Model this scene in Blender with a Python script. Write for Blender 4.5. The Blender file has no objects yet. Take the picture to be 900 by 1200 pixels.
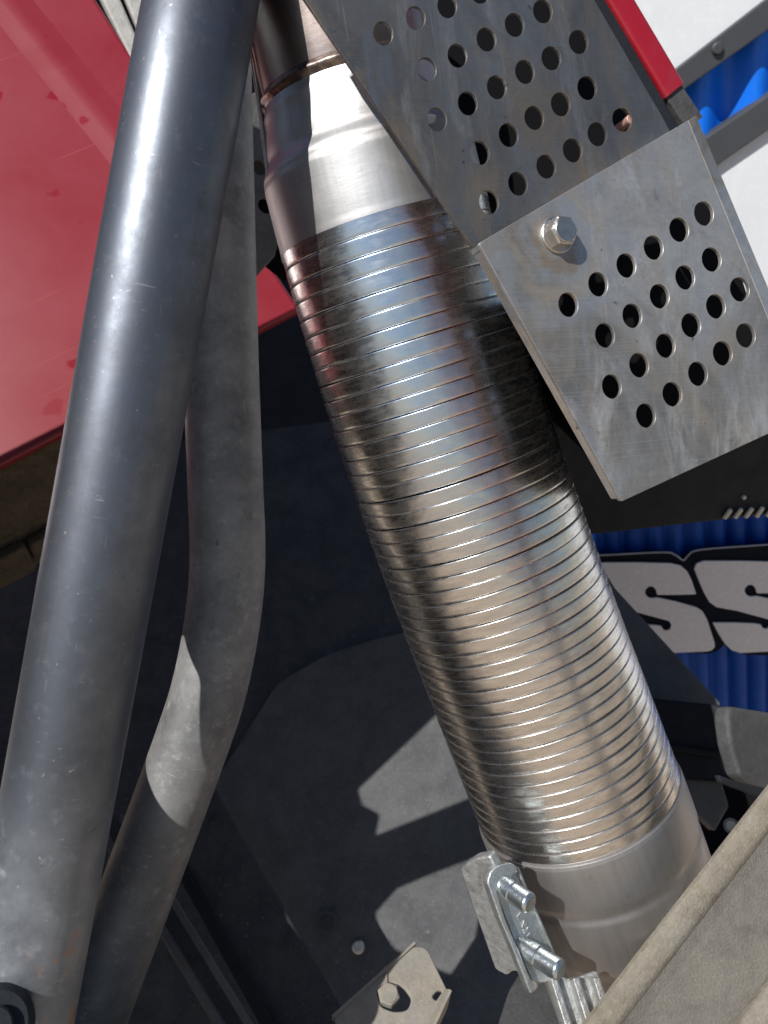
import bpy, bmesh, math, random
import numpy as np
from mathutils import Vector, Matrix

random.seed(7); np.random.seed(7)
rad = math.radians
SC = bpy.context.scene
COL = SC.collection

# ------------------------------------------------------------------ camera
F = 900.0                      # focal length in pixels of the 900 x 1200 photograph
PITCH = 25.0
CAM_LOC = Vector((0, 0, 1.5))
cd = bpy.data.cameras.new("camera")
cd.sensor_fit = 'VERTICAL'; cd.sensor_height = 36.0; cd.lens = 27.0
cd.clip_start = 0.01; cd.clip_end = 3000
cd.dof.use_dof = True; cd.dof.focus_distance = 0.42; cd.dof.aperture_fstop = 14
cam = bpy.data.objects.new("camera", cd)
cam.location = CAM_LOC; cam.rotation_euler = (rad(90 - PITCH), 0, 0)
COL.objects.link(cam); SC.camera = cam
RC = cam.rotation_euler.to_matrix()

# ------------------------------------------------------------------ light
SUN_CAM = Vector((-.50, .45, .74)).normalized()      # towards the sun, seen from the camera
SUN_W = RC @ SUN_CAM
elev = math.asin(SUN_W.z)
W = bpy.data.worlds.new("World"); SC.world = W; W.use_nodes = True
nt = W.node_tree
bg = nt.nodes["Background"]
sky = nt.nodes.new("ShaderNodeTexSky"); sky.sky_type = 'NISHITA'; sky.sun_disc = False
sky.sun_elevation = elev; sky.sun_rotation = math.atan2(SUN_W.x, SUN_W.y)
sky.air_density = 1.0; sky.dust_density = 0.6; sky.ozone_density = 1.0
nt.links.new(sky.outputs[0], bg.inputs[0]); bg.inputs[1].default_value = 0.066
sl = bpy.data.lights.new("sun", 'SUN'); sl.energy = 4.6; sl.angle = rad(0.35); sl.color = (1, .965, .91)
sun = bpy.data.objects.new("sun", sl)
sun.rotation_euler = SUN_W.to_track_quat('Z', 'Y').to_euler(); sun.location = (-3, -3, 6)
COL.objects.link(sun)
SC.view_settings.view_transform = 'Standard'; SC.view_settings.look = 'None'
SC.view_settings.gamma = 1; SC.view_settings.use_curve_mapping = False
SC.view_settings.exposure = 0.15
SC.cycles.max_bounces = 8; SC.cycles.glossy_bounces = 5; SC.cycles.diffuse_bounces = 4
SC.cycles.sample_clamp_indirect = 6
SC.cycles.use_denoising = True

# ------------------------------------------------------------------ maths helpers
def P(px, py, d):
    """a point of the place, given where it is seen and how far along the view it stands"""
    return CAM_LOC + RC @ Vector(((px - 450) / F * d, (600 - py) / F * d, -d))

def ray(px, py):
    return RC @ Vector(((px - 450) / F, (600 - py) / F, -1))

class Plane:
    def __init__(s, a, b, c):
        s.o = a.copy(); s.ex = (b - a).normalized()
        n = s.ex.cross(c - a).normalized()
        if n.dot(CAM_LOC - a) < 0: n = -n
        s.n = n; s.ey = n.cross(s.ex).normalized()
    def hit(s, px, py, off=0.0):
        r = ray(px, py)
        t = ((s.o + s.n * off) - CAM_LOC).dot(s.n) / r.dot(s.n)
        return CAM_LOC + r * t
    def uv(s, px, py, off=0.0):
        h = s.hit(px, py, off) - s.o
        return (h.dot(s.ex), h.dot(s.ey))
    def w(s, x, y, z=0):
        return s.o + s.ex * x + s.ey * y + s.n * z
    def lifted(s, off):
        q = Plane.__new__(Plane); q.o = s.o + s.n * off; q.ex = s.ex; q.ey = s.ey; q.n = s.n
        return q

def pl(a, b, c):
    return Plane(P(*a), P(*b), P(*c))

# ------------------------------------------------------------------ object helpers
def new_obj(name, verts, faces, mat, parent=None, smooth=False, uvs=None, angle=None):
    me = bpy.data.meshes.new(name)
    V = [Vector(v) for v in verts]
    c = sum(V, Vector()) / len(V)
    me.from_pydata([tuple(v - c) for v in V], [], [tuple(f) for f in faces])
    me.update()
    if uvs is not None:
        lay = me.uv_layers.new(name="UVMap")
        li = np.zeros(len(me.loops), dtype=np.int32); me.loops.foreach_get("vertex_index", li)
        lay.data.foreach_set("uv", np.asarray(uvs, dtype=np.float32)[li].ravel())
    bm = bmesh.new(); bm.from_mesh(me)
    bmesh.ops.recalc_face_normals(bm, faces=bm.faces)
    bm.to_mesh(me); bm.free()
    o = bpy.data.objects.new(name, me)
    COL.objects.link(o)
    me.materials.append(mat)
    if smooth:
        me.polygons.foreach_set("use_smooth", [True] * len(me.polygons))
        if angle: me.set_sharp_from_angle(angle=rad(angle))
    place(o, c, parent)
    return o

def wloc(o):
    return o.location + (wloc(o.parent) if o.parent else Vector())

def place(o, c, parent=None):
    if parent is not None:
        o.parent = parent
        o.location = c - wloc(parent)
    else:
        o.location = c

def tag(o, label, cat=None, group=None, kind=None):
    if label: o["label"] = label
    if cat: o["category"] = cat
    if group: o["group"] = group
    if kind: o["kind"] = kind
    return o

def thing(name, loc, label, cat, group=None, kind=None):
    e = bpy.data.objects.new(name, None); e.empty_display_size = .02
    COL.objects.link(e); e.location = loc
    return tag(e, label, cat, group, kind)

def slab(name, plane, outline, mat, t=.003, bevel=.0004, holes=(), parent=None, local=False, off=0.0, bres=1, smooth=True):
    """a sheet or block cut to an outline, its front face on the plane, t thick behind it.
    outline: pixels (or plane coordinates if local); holes: lists of points, or (x, y, radius)"""
    cu = bpy.data.curves.new("tmp", 'CURVE'); cu.dimensions = '2D'; cu.fill_mode = 'BOTH'
    def add(pts):
        s = cu.splines.new('POLY'); s.points.add(len(pts) - 1)
        for p, q in zip(s.points, pts): p.co = (q[0], q[1], 0, 1)
        s.use_cyclic_u = True
    T = (lambda q: q[:2]) if local else (lambda q: plane.uv(q[0], q[1], off))
    add([T(q) for q in outline])
    for h in holes:
        if isinstance(h, tuple) and len(h) == 3 and not hasattr(h[0], '__len__'):
            cx, cy = T(h); r = h[2]
            add([(cx + r * math.cos(a), cy + r * math.sin(a)) for a in np.linspace(0, 2 * math.pi, 32, endpoint=False)])
        else:
            add([T(q) for q in h])
    b = min(bevel, t * .45)
    cu.extrude = t / 2 - b; cu.bevel_depth = b; cu.bevel_resolution = bres; cu.offset = -b
    to = bpy.data.objects.new("tmp", cu); COL.objects.link(to)
    dg = bpy.context.evaluated_depsgraph_get()
    me = bpy.data.meshes.new_from_object(to.evaluated_get(dg))
    vs = [v.co.copy() for v in me.vertices]; fs = [tuple(p.vertices) for p in me.polygons]
    bpy.data.objects.remove(to); bpy.data.curves.remove(cu); bpy.data.meshes.remove(me)
    wv = [plane.w(v.x, v.y, v.z - t / 2 + off) for v in vs]
    o = new_obj(name, wv, fs, mat, parent, smooth=smooth, uvs=[(v.x, v.y) for v in vs], angle=35)
    return o

def weld(o, d=1e-6):
    bm = bmesh.new(); bm.from_mesh(o.data); bmesh.ops.remove_doubles(bm, verts=bm.verts, dist=d)
    bm.to_mesh(o.data); bm.free()

def ell(x, y, rx=10.6, ry=13.7, tilt=-.2, n=28):
    return [(x + rx * math.cos(a) * math.cos(tilt) - ry * math.sin(a) * math.sin(tilt), y + rx * math.cos(a) * math.sin(tilt) + ry * math.sin(a) * math.cos(tilt)) for a in np.linspace(0, 2 * math.pi, n, endpoint=False)]

def rounded(pts, r, n=5):
    """round the corners of an outline"""
    out = []; m = len(pts)
    for i in range(m):
        p = Vector(pts[i][:2]); a = Vector(pts[i - 1][:2]); b = Vector(pts[(i + 1) % m][:2])
        rr = pts[i][2] if len(pts[i]) > 2 else r
        da = (a - p); db = (b - p)
        k = min(rr, da.length * .48, db.length * .48)
        if k < 1e-5: out.append(tuple(p)); continue
        s = p + da.normalized() * k; e = p + db.normalized() * k
        for t in np.linspace(0, 1, n):
            out.append(tuple(s * (1 - t) ** 2 + p * 2 * t * (1 - t) + e * t * t))
    return out

def catmull(pts, n=12):
    P_ = [np.array(p, float) for p in pts]
    P_ = [2 * P_[0] - P_[1]] + P_ + [2 * P_[-1] - P_[-2]]
    out = []
    for i in range(1, len(P_) - 2):
        p0, p1, p2, p3 = P_[i - 1:i + 3]
        for t in np.linspace(0, 1, n, endpoint=False):
            out.append(.5 * (2 * p1 + (p2 - p0) * t + (2 * p0 - 5 * p1 + 4 * p2 - p3) * t * t + (3 * p1 - p0 - 3 * p2 + p3) * t ** 3))
    out.append(P_[-2]); return out

def frames(path):
    pts = [Vector(p) for p in path]; fr = []
    t0 = (pts[1] - pts[0]).normalized()
    e1 = t0.cross(RC @ Vector((0, 0, 1))).normalized()
    for i, p in enumerate(pts):
        t = (pts[min(i + 1, len(pts) - 1)] - pts[max(i - 1, 0)]).normalized()
        e1 = (e1 - t * e1.dot(t)).normalized()
        fr.append((p, e1.copy(), t.cross(e1).normalized(), t))
    return fr

def tube(name, path, radius, mat, parent=None, seg=48, caps=True, wob=0.0, inner=0.0):
    fr = frames(path); V = []; Fc = []; UV = []; s = 0
    R = radius if hasattr(radius, '__len__') else [radius] * len(fr)
    for i, (p, a, b, t) in enumerate(fr):
        if i: s += (p - fr[i - 1][0]).length
        for k in range(seg):
            th = 2 * math.pi * k / seg
            r = R[i] * (1 + wob * math.sin(3 * th + i * .4))
            V.append(p + (a * math.cos(th) + b * math.sin(th)) * r); UV.append((k / seg * 2 * math.pi * R[i], s))
    for i in range(len(fr) - 1):
        for k in range(seg):
            k2 = (k + 1) % seg
            Fc.append((i * seg + k, i * seg + k2, (i + 1) * seg + k2, (i + 1) * seg + k))
    if caps:
        Fc.append(tuple(range(seg - 1, -1, -1))); Fc.append(tuple((len(fr) - 1) * seg + k for k in range(seg)))
    return new_obj(name, V, Fc, mat, parent, True, UV, 40)

def lathe(name, path_fr, mat, parent=None, seg=128):
    """path_fr: list of (frame, radius, along) - a turned shape whose axis may bend"""
    V = []; Fc = []; UV = []; s = 0; last = None
    for (p, a, b, t), r, _ in path_fr:
        for k in range(seg):
            th = 2 * math.pi * k / seg
            V.append(p + (a * math.cos(th) + b * math.sin(th)) * r); UV.append((k / seg, _))
    for i in range(len(path_fr) - 1):
        for k in range(seg):
            k2 = (k + 1) % seg
            Fc.append((i * seg + k, i * seg + k2, (i + 1) * seg + k2, (i + 1) * seg + k))
    return new_obj(name, V, Fc, mat, parent, True, UV, 50)

def cylinder(name, a, b, r, mat, parent=None, seg=32, r2=None, chamfer=0.0, ring=None):
    a = Vector(a); b = Vector(b); d = (b - a).normalized(); L = (b - a).length
    c = min(chamfer, L * .3)
    r2 = r2 or r
    prof = [(a, r)] + ([(b - d * c, r2), (b, r2 - c)] if c else [(b, r2)])
    return tube(name, [p for p, _ in prof], [q for _, q in prof], mat, parent, seg)

def prism_n(name, a, b, r, n, mat, parent=None, rot=0.0, chamfer=.0006):
    """n-sided nut or bolt head with chamfered far edge"""
    a = Vector(a); b = Vector(b); d = (b - a).normalized()
    e = d.cross(Vector((.3, .2, .9))).normalized(); f = d.cross(e)
    V = []; Fc = []
    for (p, rr) in ((a, r), (b - d * chamfer, r), (b, r - chamfer * 1.4)):
        for k in range(n):
            th = 2 * math.pi * k / n + rot
            V.append(p + (e * math.cos(th) + f * math.sin(th)) * rr)
    for i in range(2):
        for k in range(n): Fc.append((i * n + k, i * n + (k + 1) % n, (i + 1) * n + (k + 1) % n, (i + 1) * n + k))
    Fc.append(tuple(range(n))[::-1]); Fc.append(tuple(2 * n + k for k in range(n)))
    return new_obj(name, V, Fc, mat, parent)

def extrude_profile(name, prof, a, b, ex, ey, mat, parent=None, smooth=True, nseg=1, uvscale=1):
    """closed profile (x, y) swept from a to b"""
    V = []; Fc = []; m = len(prof); UV = []
    for i in range(nseg + 1):
        p = a.lerp(b, i / nseg)
        for k, (x, y) in enumerate(prof):
            V.append(p + ex * x + ey * y); UV.append((x + y, (b - a).length * i / nseg))
    for i in range(nseg):
        for k in range(m): Fc.append((i * m + k, i * m + (k + 1) % m, (i + 1) * m + (k + 1) % m, (i + 1) * m + k))
    Fc.append(tuple(range(m))); Fc.append(tuple(nseg * m + k for k in range(m))[::-1])
    return new_obj(name, V, Fc, mat, parent, smooth, UV, 32)

def sheet(name, plane, corners, mat, wave, nx=160, ny=8, thick=.002, parent=None, off=0.0):
    """rolled sheet: corners (tl, tr, br, bl) in pixels; wave(u, v) gives height above the plane"""
    q = [Vector(plane.uv(*c)) for c in corners]
    V = []; Fc = []; UV = []
    for side in (0, 1):
        for j in range(ny + 1):
            for i in range(nx + 1):
                u = i / nx; v = j / ny
                p = (q[0].lerp(q[1], u)).lerp(q[3].lerp(q[2], u), v)
                V.append(plane.w(p.x, p.y, wave(p.x, p.y) - side * thick + off)); UV.append((p.x, p.y))
    N = (nx + 1) * (ny + 1); w = nx + 1
    for j in range(ny):
        for i in range(nx):
            a = j * w + i
            Fc.append((a, a + 1, a + w + 1, a + w)); Fc.append((N + a, N + a + w, N + a + w + 1, N + a + 1))
    for i in range(nx):
        Fc.append((i, N + i, N + i + 1, i + 1)); a = ny * w + i; Fc.append((a, a + 1, N + a + 1, N + a))
    for j in range(ny):
        a = j * w; Fc.append((a, a + w, N + a + w, N + a)); a = j * w + nx; Fc.append((a, N + a, N + a + w, a + w))
    return new_obj(name, V, Fc, mat, parent, True, UV, 60)

# ------------------------------------------------------------------ materials
class M:
    def __init__(s, name, base=(.5, .5, .5), metal=0.0, rough=.5, **kw):
        s.m = bpy.data.materials.new(name); s.m.use_nodes = True
        s.t = s.m.node_tree; s.b = s.t.nodes["Principled BSDF"]
        s.b.inputs["Base Color"].default_value = (*base, 1); s.b.inputs["Metallic"].default_value = metal
        s.b.inputs["Roughness"].default_value = rough
        for k, v in kw.items(): s.b.inputs[k.replace('_', ' ')].default_value = v
        s.col = None; s.base = base; s.rgh = None; s.r0 = rough; s.hgt = None
    def n(s, t, **kw):
        x = s.t.nodes.new(t)
        for k, v in kw.items(): setattr(x, k, v)
        return x
    def l(s, a, b): s.t.links.new(a, b)
    def coord(s, kind='Object', scale=(1, 1, 1), rot=(0, 0, 0), loc=(0, 0, 0)):
        tc = s.n("ShaderNodeTexCoord"); mp = s.n("ShaderNodeMapping")
        s.l(tc.outputs[kind], mp.inputs[0]); mp.inputs["Scale"].default_value = scale
        mp.inputs["Rotation"].default_value = rot; mp.inputs["Location"].default_value = loc
        return mp.outputs[0]
    def noise(s, vec, scale, detail=4, rough=.6, lo=.35, hi=.65, dist=0.0):
        x = s.n("ShaderNodeTexNoise"); s.l(vec, x.inputs["Vector"])
        x.inputs["Scale"].default_value = scale; x.inputs["Detail"].default_value = detail
        x.inputs["Roughness"].default_value = rough; x.inputs["Distortion"].default_value = dist
        return s.rng(x.outputs[0], lo, hi)
    def rng(s, v, lo, hi, a=0.0, b=1.0):
        r = s.n("ShaderNodeMapRange"); s.l(v, r.inputs[0])
        for i, q in enumerate((lo, hi, a, b)): r.inputs[1 + i].default_value = q
        return r.outputs[0]
    def math(s, op, a, b):
        x = s.n("ShaderNodeMath", operation=op)
        for i, q in enumerate((a, b)):
            if isinstance(q, (int, float)): x.inputs[i].default_value = q
            else: s.l(q, x.inputs[i])
        return x.outputs[0]
    def mul(s, a, b): return s.math('MULTIPLY', a, b)
    def tint(s, fac, col, amount=1.0):
        x = s.n("ShaderNodeMix", data_type='RGBA')
        f = s.mul(fac, amount) if amount != 1 else fac
        s.l(f, x.inputs[0])
        if s.col is None: x.inputs[6].default_value = (*s.base, 1)
        else: s.l(s.col, x.inputs[6])
        x.inputs[7].default_value = (*col, 1); s.col = x.outputs[2]; return s
    def rough(s, fac, to, amount=1.0):
        x = s.n("ShaderNodeMix", data_type='FLOAT'); f = s.mul(fac, amount) if amount != 1 else fac
        s.l(f, x.inputs[0])
        if s.rgh is None: x.inputs[2].default_value = s.r0
        else: s.l(s.rgh, x.inputs[2])
        x.inputs[3].default_value = to; s.rgh = x.outputs[0]; return s
    def metal(s, fac, frm, to):
        s.l(s.rng(fac, 0, 1, frm, to), s.b.inputs["Metallic"]); return s
    def bump(s, h, strength=.2, dist=.001):
        x = s.n("ShaderNodeBump"); x.inputs["Strength"].default_value = strength; x.inputs["Distance"].default_value = dist
        s.l(h, x.inputs["Height"])
        if s.hgt is not None: s.l(s.hgt, x.inputs["Normal"])
        s.hgt = x.outputs[0]; return s
    def done(s):
        if s.col is not None: s.l(s.col, s.b.inputs["Base Color"])
        if s.rgh is not None: s.l(s.rgh, s.b.inputs["Roughness"])
        if s.hgt is not None: s.l(s.hgt, s.b.inputs["Normal"])
        return s.m

def sep(m, vec, ax):
    x = m.n("ShaderNodeSeparateXYZ"); m.l(vec, x.inputs[0]); return x.outputs[ax]

def mat_black_tube(name, base, length, dust_col, dust_lo, dust_hi, metal=.85, rough=.40):
    m = M(name, base, metal, rough)
    uv = m.coord('UV'); ob = m.coord('Object')
    mott = m.noise(ob, 45, 6, .65); fine = m.noise(ob, 260, 3, .6, .45, .75)
    m.tint(mott, tuple(c * .6 for c in base), .7)
    m.rough(mott, rough + .16, .8)
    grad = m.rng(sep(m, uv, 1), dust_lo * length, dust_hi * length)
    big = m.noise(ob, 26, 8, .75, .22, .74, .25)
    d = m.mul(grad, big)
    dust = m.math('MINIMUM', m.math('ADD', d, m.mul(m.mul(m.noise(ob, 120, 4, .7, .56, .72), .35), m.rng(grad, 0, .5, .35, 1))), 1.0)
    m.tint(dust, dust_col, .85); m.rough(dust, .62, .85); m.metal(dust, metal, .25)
    scr = m.noise(m.coord('UV', (1400, 12, 1)), 1.0, 3, .6, .62, .72)
    m.tint(scr, (.5, .5, .5), .12)
    spk = m.noise(ob, 420, 2, .5, .70, .78); m.tint(spk, (.55, .53, .5), .5)
    for k, (sx, sy, ro) in enumerate(((900, 26, .0), (420, 40, .35), (60, 900, .1))):
        sc = m.mul(m.noise(m.coord('UV', (sx, sy, 1), (0, 0, ro), (k * 3.1, 2, 0)), 1, 2, .5, .70, .76), m.noise(ob, 30, 3, .6, .5, .6))
        m.tint(sc, (.58, .57, .55), .5); m.rough(sc, .5, .6)
    chip = m.mul(m.noise(ob, 150, 3, .55, .68, .72), m.noise(ob, 18, 2, .5, .5, .6)); m.tint(chip, (.09, .085, .08), .7)
    m.bump(mott, .05, .0006).bump(fine, .04, .0003)
    return m, ob, grad

m, ob, g = mat_black_tube("gunmetal_tube", (.16, .178, .212), .90, (.33, .36, .39), .84, .95)
rust = m.mul(m.noise(ob, 60, 5, .7, .59, .68), m.rng(g, .80, .95)); m.tint(rust, (.45, .2, .08), .8)
MAT_TUBE = m.done()
m, ob, g = mat_black_tube("dust_shade_tube", (.12, .125, .135), 1.0, (.44, .438, .43), .86, .46, .5, .48)  # dust thinned downwards, which paints in the shade on the lower tube
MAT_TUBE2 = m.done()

def mat_plate(name, base, rough, dark, straw, blue, seed=0, scr_rot=0.0, metal=.92, mill=.8, ring=None, amt=1.0):
    m = M(name, base, metal, rough)
    def V(a=0, b=0, sc=(1, 1, 1), rot=0): return m.coord('UV', sc, (0, 0, rot), (seed + a, seed * .7 + b, 0))
    big = m.noise(V(), 7, 8, .68, .43, .57, .8); m.tint(big, dark, mill)
    mid = m.noise(V(5, 2), 34, 6, .7, .42, .66, .8); m.tint(mid, tuple(c * .6 for c in base), .65)
    m.tint(m.noise(V(4, 1, (1, .5, 1), scr_rot), 21, 5, .65, .50, .66, 1.4), straw, .8 * amt)
    m.tint(m.noise(V(9, 3, (1, .5, 1), scr_rot), 18, 5, .65, .53, .68, 1.6), blue, .75 * amt)
    pale = m.noise(V(1, 6, (2.2, .5, 1), scr_rot), 16, 6, .72, .54, .72, .7); m.tint(pale, tuple(min(.8, c * 1.5) for c in base), .65)
    if ring:
        vm = m.n("ShaderNodeVectorMath", operation='DISTANCE'); m.l(m.coord('UV'), vm.inputs[0]); vm.inputs[1].default_value = (ring[0], ring[1], 0)
        d = m.math('ADD', vm.outputs["Value"], m.mul(m.math('SUBTRACT', m.noise(V(2, 2), 34, 5, .7, .2, .8), .5), .022))
        r = ring[2]
        for (c, w, col, a) in ((r * 1.0, r * .4, (.34, .24, .15), .7), (r * 1.65, r * .5, (.40, .46, .53), .6), (r * 2.4, r * .6, (.52, .43, .32), .5), (r * 3.4, r * .8, (.38, .42, .48), .5)):
            m.tint(m.mul(m.rng(m.math('ABSOLUTE', m.math('SUBTRACT', d, c), 0.0), w, w * .2), m.noise(V(7, c * 90), 26, 5, .7, .40, .56)), col, a)
    scr = m.noise(m.coord('UV', (14, 1500, 1), (0, 0, scr_rot)), 1, 3, .6, .5, .75)
    scr2 = m.noise(m.coord('UV', (700, 16, 1), (0, 0, scr_rot + .25), (seed, 0, 0)), 1, 3, .6, .64, .72)
    m.tint(scr, tuple(min(1, c * 1.25) for c in base), .25); m.tint(scr2, (.74, .72, .68), .35)
    fine = m.noise(V(), 380, 4, .7, .4, .7); m.tint(fine, tuple(c * .55 for c in base), .3)
    grime = m.noise(V(2, 8), 44, 6, .75, .58, .76, .6); m.tint(grime, (.05, .045, .04), .6)
    spk = m.noise(V(3, 3), 210, 2, .5, .70, .77); m.tint(spk, (.04, .035, .03), .7)
    m.rough(big, rough + .14, .8).rough(pale, rough + .08, .6).rough(scr, rough - .06, .5).rough(grime, .65, .7)
    m.bump(scr, .06, .0003).bump(m.noise(V(), 26, 4), .14, .0014)
    return m.done()

MAT_UPPER = mat_plate("mill_scale_steel", (.38, .37, .35), .38, (.14, .14, .142), (.42, .31, .20), (.22, .26, .32), 3, .55, .9, .95, None, .9)
# the paler shield is made further down, where its bolt stands

# bright stainless of the hose bands: brushed round the pipe, rose, blue and dark reflections painted as tint bands
def mat_hose():
    m = M("hose_stainless", (.77, .765, .755), 1.0, .22)
    m.b.inputs["Anisotropic"].default_value = .0
    tc = m.coord('UV')
    oi = m.n("ShaderNodeObjectInfo")
    comb = m.n("ShaderNodeCombineXYZ"); m.l(m.mul(oi.outputs["Random"], 37.0), comb.inputs[2])
    def vec(scale):
        mp = m.coord('UV', scale); ad = m.n("ShaderNodeVectorMath", operation='ADD')
        m.l(mp, ad.inputs[0]); m.l(comb.outputs[0], ad.inputs[1]); return ad.outputs[0]
    streak = m.noise(vec((26, 700, 1)), 1, 4, .65, .35, .7)
    dirt = m.noise(vec((9, 60, 1)), 3, 6, .75, .46, .74)
    m.tint(streak, (.62, .61, .60), .5); m.tint(dirt, (.33, .29, .25), .55)
    u = sep(m, tc, 0)
    uw = m.math('ADD', u, m.mul(m.math('SUBTRACT', m.noise(vec((5, 40, 1)), 2, 3, .6, .2, .8), .5), .03))
    along = sep(m, m.n("ShaderNodeObjectInfo").outputs["Color"], 0)
    def band(c, w, soft=.4): return m.rng(m.math('ABSOLUTE', m.math('SUBTRACT', uw, c), 0.0), w, w * soft)
    m.tint(m.mul(band(.715, .035), m.rng(along, .75, .35)), (.62, .45, .43), .8)
    m.tint(m.mul(band(.80, .05), m.rng(along, .55, .2)), (.52, .62, .74), .8)
    m.tint(m.mul(band(.67, .03), m.rng(along, .3, .7)), (.40, .37, .35), .45)
    m.tint(m.mul(band(.86, .04), m.rng(along, .3, .6)), (.46, .45, .45), .5)
    m.rough(streak, .34, .6).rough(dirt, .44, .8)
    m.bump(streak, .05, .0002).bump(m.noise(vec((10, 30, 1)), 2.2, 2, .5, .2, .8), .16, .0016)
    return m.done()
MAT_HOSE = mat_hose()

def mat_end(name, base, rough, satin, stain=0.0, dark=(.32, .30, .29)):
    m = M(name, base, 1.0, rough)
    uv = m.coord('UV', (60, 9, 1)); ob = m.coord('Object')
    m.tint(m.noise(uv, 2, 4, .6, .4, .7), tuple(c * .82 for c in base), .6)
    d = m.noise(ob, 30, 6, .68, .5, .75, .8); m.tint(d, dark, .45); m.rough(d, rough + .15, .8)
    m.tint(m.noise(ob, 190, 3, .6, .62, .75), (.28, .26, .25), .35)
    m.bump(m.noise(m.coord('UV', (40, 420, 1)), 1, 3), .05, .0003).bump(m.noise(ob, 24, 3), .05, .001)
    return m
m = mat_end("satin_reducer", (.54, .54, .545), .48, True)
MAT_REDUCER = m.done()
m = mat_end("dull_sleeve", (.44, .43, .43), .55, True)
MAT_SLEEVE = m.done()
m = mat_end("heat_tinted_pipe", (.50, .42, .36), .34, True)
v = sep(m, m.coord('UV'), 1)
m.tint(m.noise(m.coord('Object'), 26, 4, .6, .35, .65), (.24, .19, .22), .7)
MAT_INLET = m.done()
m = M("weld_metal", (.30, .26, .23), 1.0, .42)
ob = m.coord('Object'); m.tint(m.noise(ob, 130, 4, .6, .4, .6), (.13, .10, .10), .9); m.bump(m.noise(ob, 110, 2), .35, .001)
MAT_WELD = m.done()
m = M("galvanised", (.62, .65, .65), .9, .34)
ob = m.coord('Object'); m.tint(m.noise(ob, 110, 5, .65, .4, .7), (.36, .40, .39), .7); m.tint(m.noise(ob, 60, 3, .5, .6, .75), (.62, .60, .40), .35)
m.rough(m.noise(ob, 200, 4), .55, .7); m.bump(m.noise(ob, 330, 4, .7), .35, .0008)
MAT_GALV = m.done()
m = M("cast_galvanised", (.50, .51, .505), .75, .45)
ob = m.coord('Object'); m.tint(m.noise(ob, 160, 6, .7, .45, .7), (.27, .27, .26), .8)
m.rough(m.noise(ob, 200, 4), .65, .7); m.bump(m.noise(ob, 260, 5, .7), .35, .0014)
MAT_CAST = m.done()
m = M("zinc_thread", (.64, .70, .72), .95, .28)
ob = m.coord('Object'); m.tint(m.noise(ob, 150, 4, .6, .4, .7), (.40, .45, .47), .6); m.bump(m.noise(ob, 500, 3), .2, .0004)
MAT_ZINC = m.done()
m = M("bolt_steel", (.58, .56, .53), .95, .32)
ob = m.coord('Object'); m.tint(m.noise(ob, 180, 4, .6, .45, .7), (.33, .29, .24), .6); m.bump(m.noise(ob, 380, 3), .25, .0005)
MAT_BOLT = m.done()

def mat_red():
    m = M("red_cab_paint", (.235, .008, .018), 0.0, .36, Coat_Weight=.4, Coat_Roughness=.2, Specular_IOR_Level=.45)
    ob = m.coord('UV')
    haze = m.noise(ob, 7, 5, .6, .3, .7, .5); m.tint(haze, (.265, .022, .038), .8)
    m.tint(m.noise(ob, 420, 4, .7, .62, .8), (.55, .22, .22), .35)
    drop = m.n("ShaderNodeTexVoronoi"); _wv = m.n("ShaderNodeTexNoise"); m.l(m.coord('UV'), _wv.inputs["Vector"]); _wv.inputs["Scale"].default_value = 38; _wv.inputs["Detail"].default_value = 3
    _wa = m.n("ShaderNodeVectorMath", operation='MULTIPLY_ADD'); m.l(_wv.outputs["Color"], _wa.inputs[0]); _wa.inputs[1].default_value = (.55, .55, 0); m.l(m.coord('UV', (17, 30, 1), (0, 0, .3), (3.3, 1.7, 0)), _wa.inputs[2])
    m.l(_wa.outputs[0], drop.inputs["Vector"]); drop.inputs["Scale"].default_value = 1
    drop.inputs["Randomness"].default_value = 1
    spots = m.mul(m.rng(drop.outputs["Distance"], .20, .15), m.rng(sep(m, drop.outputs["Color"], 0), .34, .40))
    m.tint(spots, (.24, .004, .014), .8); m.rough(haze, .5, .8); m.rough(spots, .22, .8)
    m.tint(m.noise(m.coord('UV', (6, 500, 1), (0, 0, .8)), 1, 2, .5, .7, .76), (.6, .3, .3), .12)
    m.bump(m.noise(ob, 9, 3), .04, .002)
    return m.done()
MAT_RED = mat_red()
m = M("red_rail_paint", (.34, .008, .02), 0.0, .34, Coat_Weight=.6, Coat_Roughness=.15)
m.tint(m.noise(m.coord('Object'), 50, 5, .7, .5, .7), (.30, .03, .045), .6); m.bump(m.noise(m.coord('Object'), 120, 2), .05, .0005)
MAT_RAIL_RED = m.done()

def mat_matte(name, base, rough=.7, var=(.5, .8), scale=40, bump=.3, spec=.35, dist=.0015, dust=None, dust_amt=.5, metal=0.0, grit=0):
    m = M(name, base, metal, rough, Specular_IOR_Level=spec)
    ob = m.coord('Object')
    m.tint(m.noise(ob, scale, 6, .68), tuple(c * var[0] for c in base), var[1])
    m.tint(m.noise(ob, scale * 7, 4, .7, .5, .75), tuple(min(1, c * 1.5) for c in base), .35)
    if dust: m.tint(m.noise(ob, scale * .55, 6, .72, .42, .7, .7), dust, dust_amt)
    m.rough(m.noise(ob, scale * 1.7, 4), min(1, rough + .15), .7)
    m.bump(m.noise(ob, scale * 3, 6, .7), bump, dist)
    if grit:
        g = m.noise(ob, grit, 3, .7, .35, .7); m.bump(g, .45, .0009); m.tint(g, tuple(c * .55 for c in base), .4)
        m.tint(m.noise(ob, grit * .8, 2, .6, .66, .74), (.62, .58, .52), .22); m.tint(m.noise(ob, grit * .33, 2, .6, .70, .76), (.08, .07, .06), .6)
    return m.done()
MAT_FLOOR = mat_matte("grey_chassis_paint", (.105, .108, .116), .62, (.6, .85), 22, .12, .3, dust=(.16, .16, .157), dust_amt=.55, grit=380)
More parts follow.
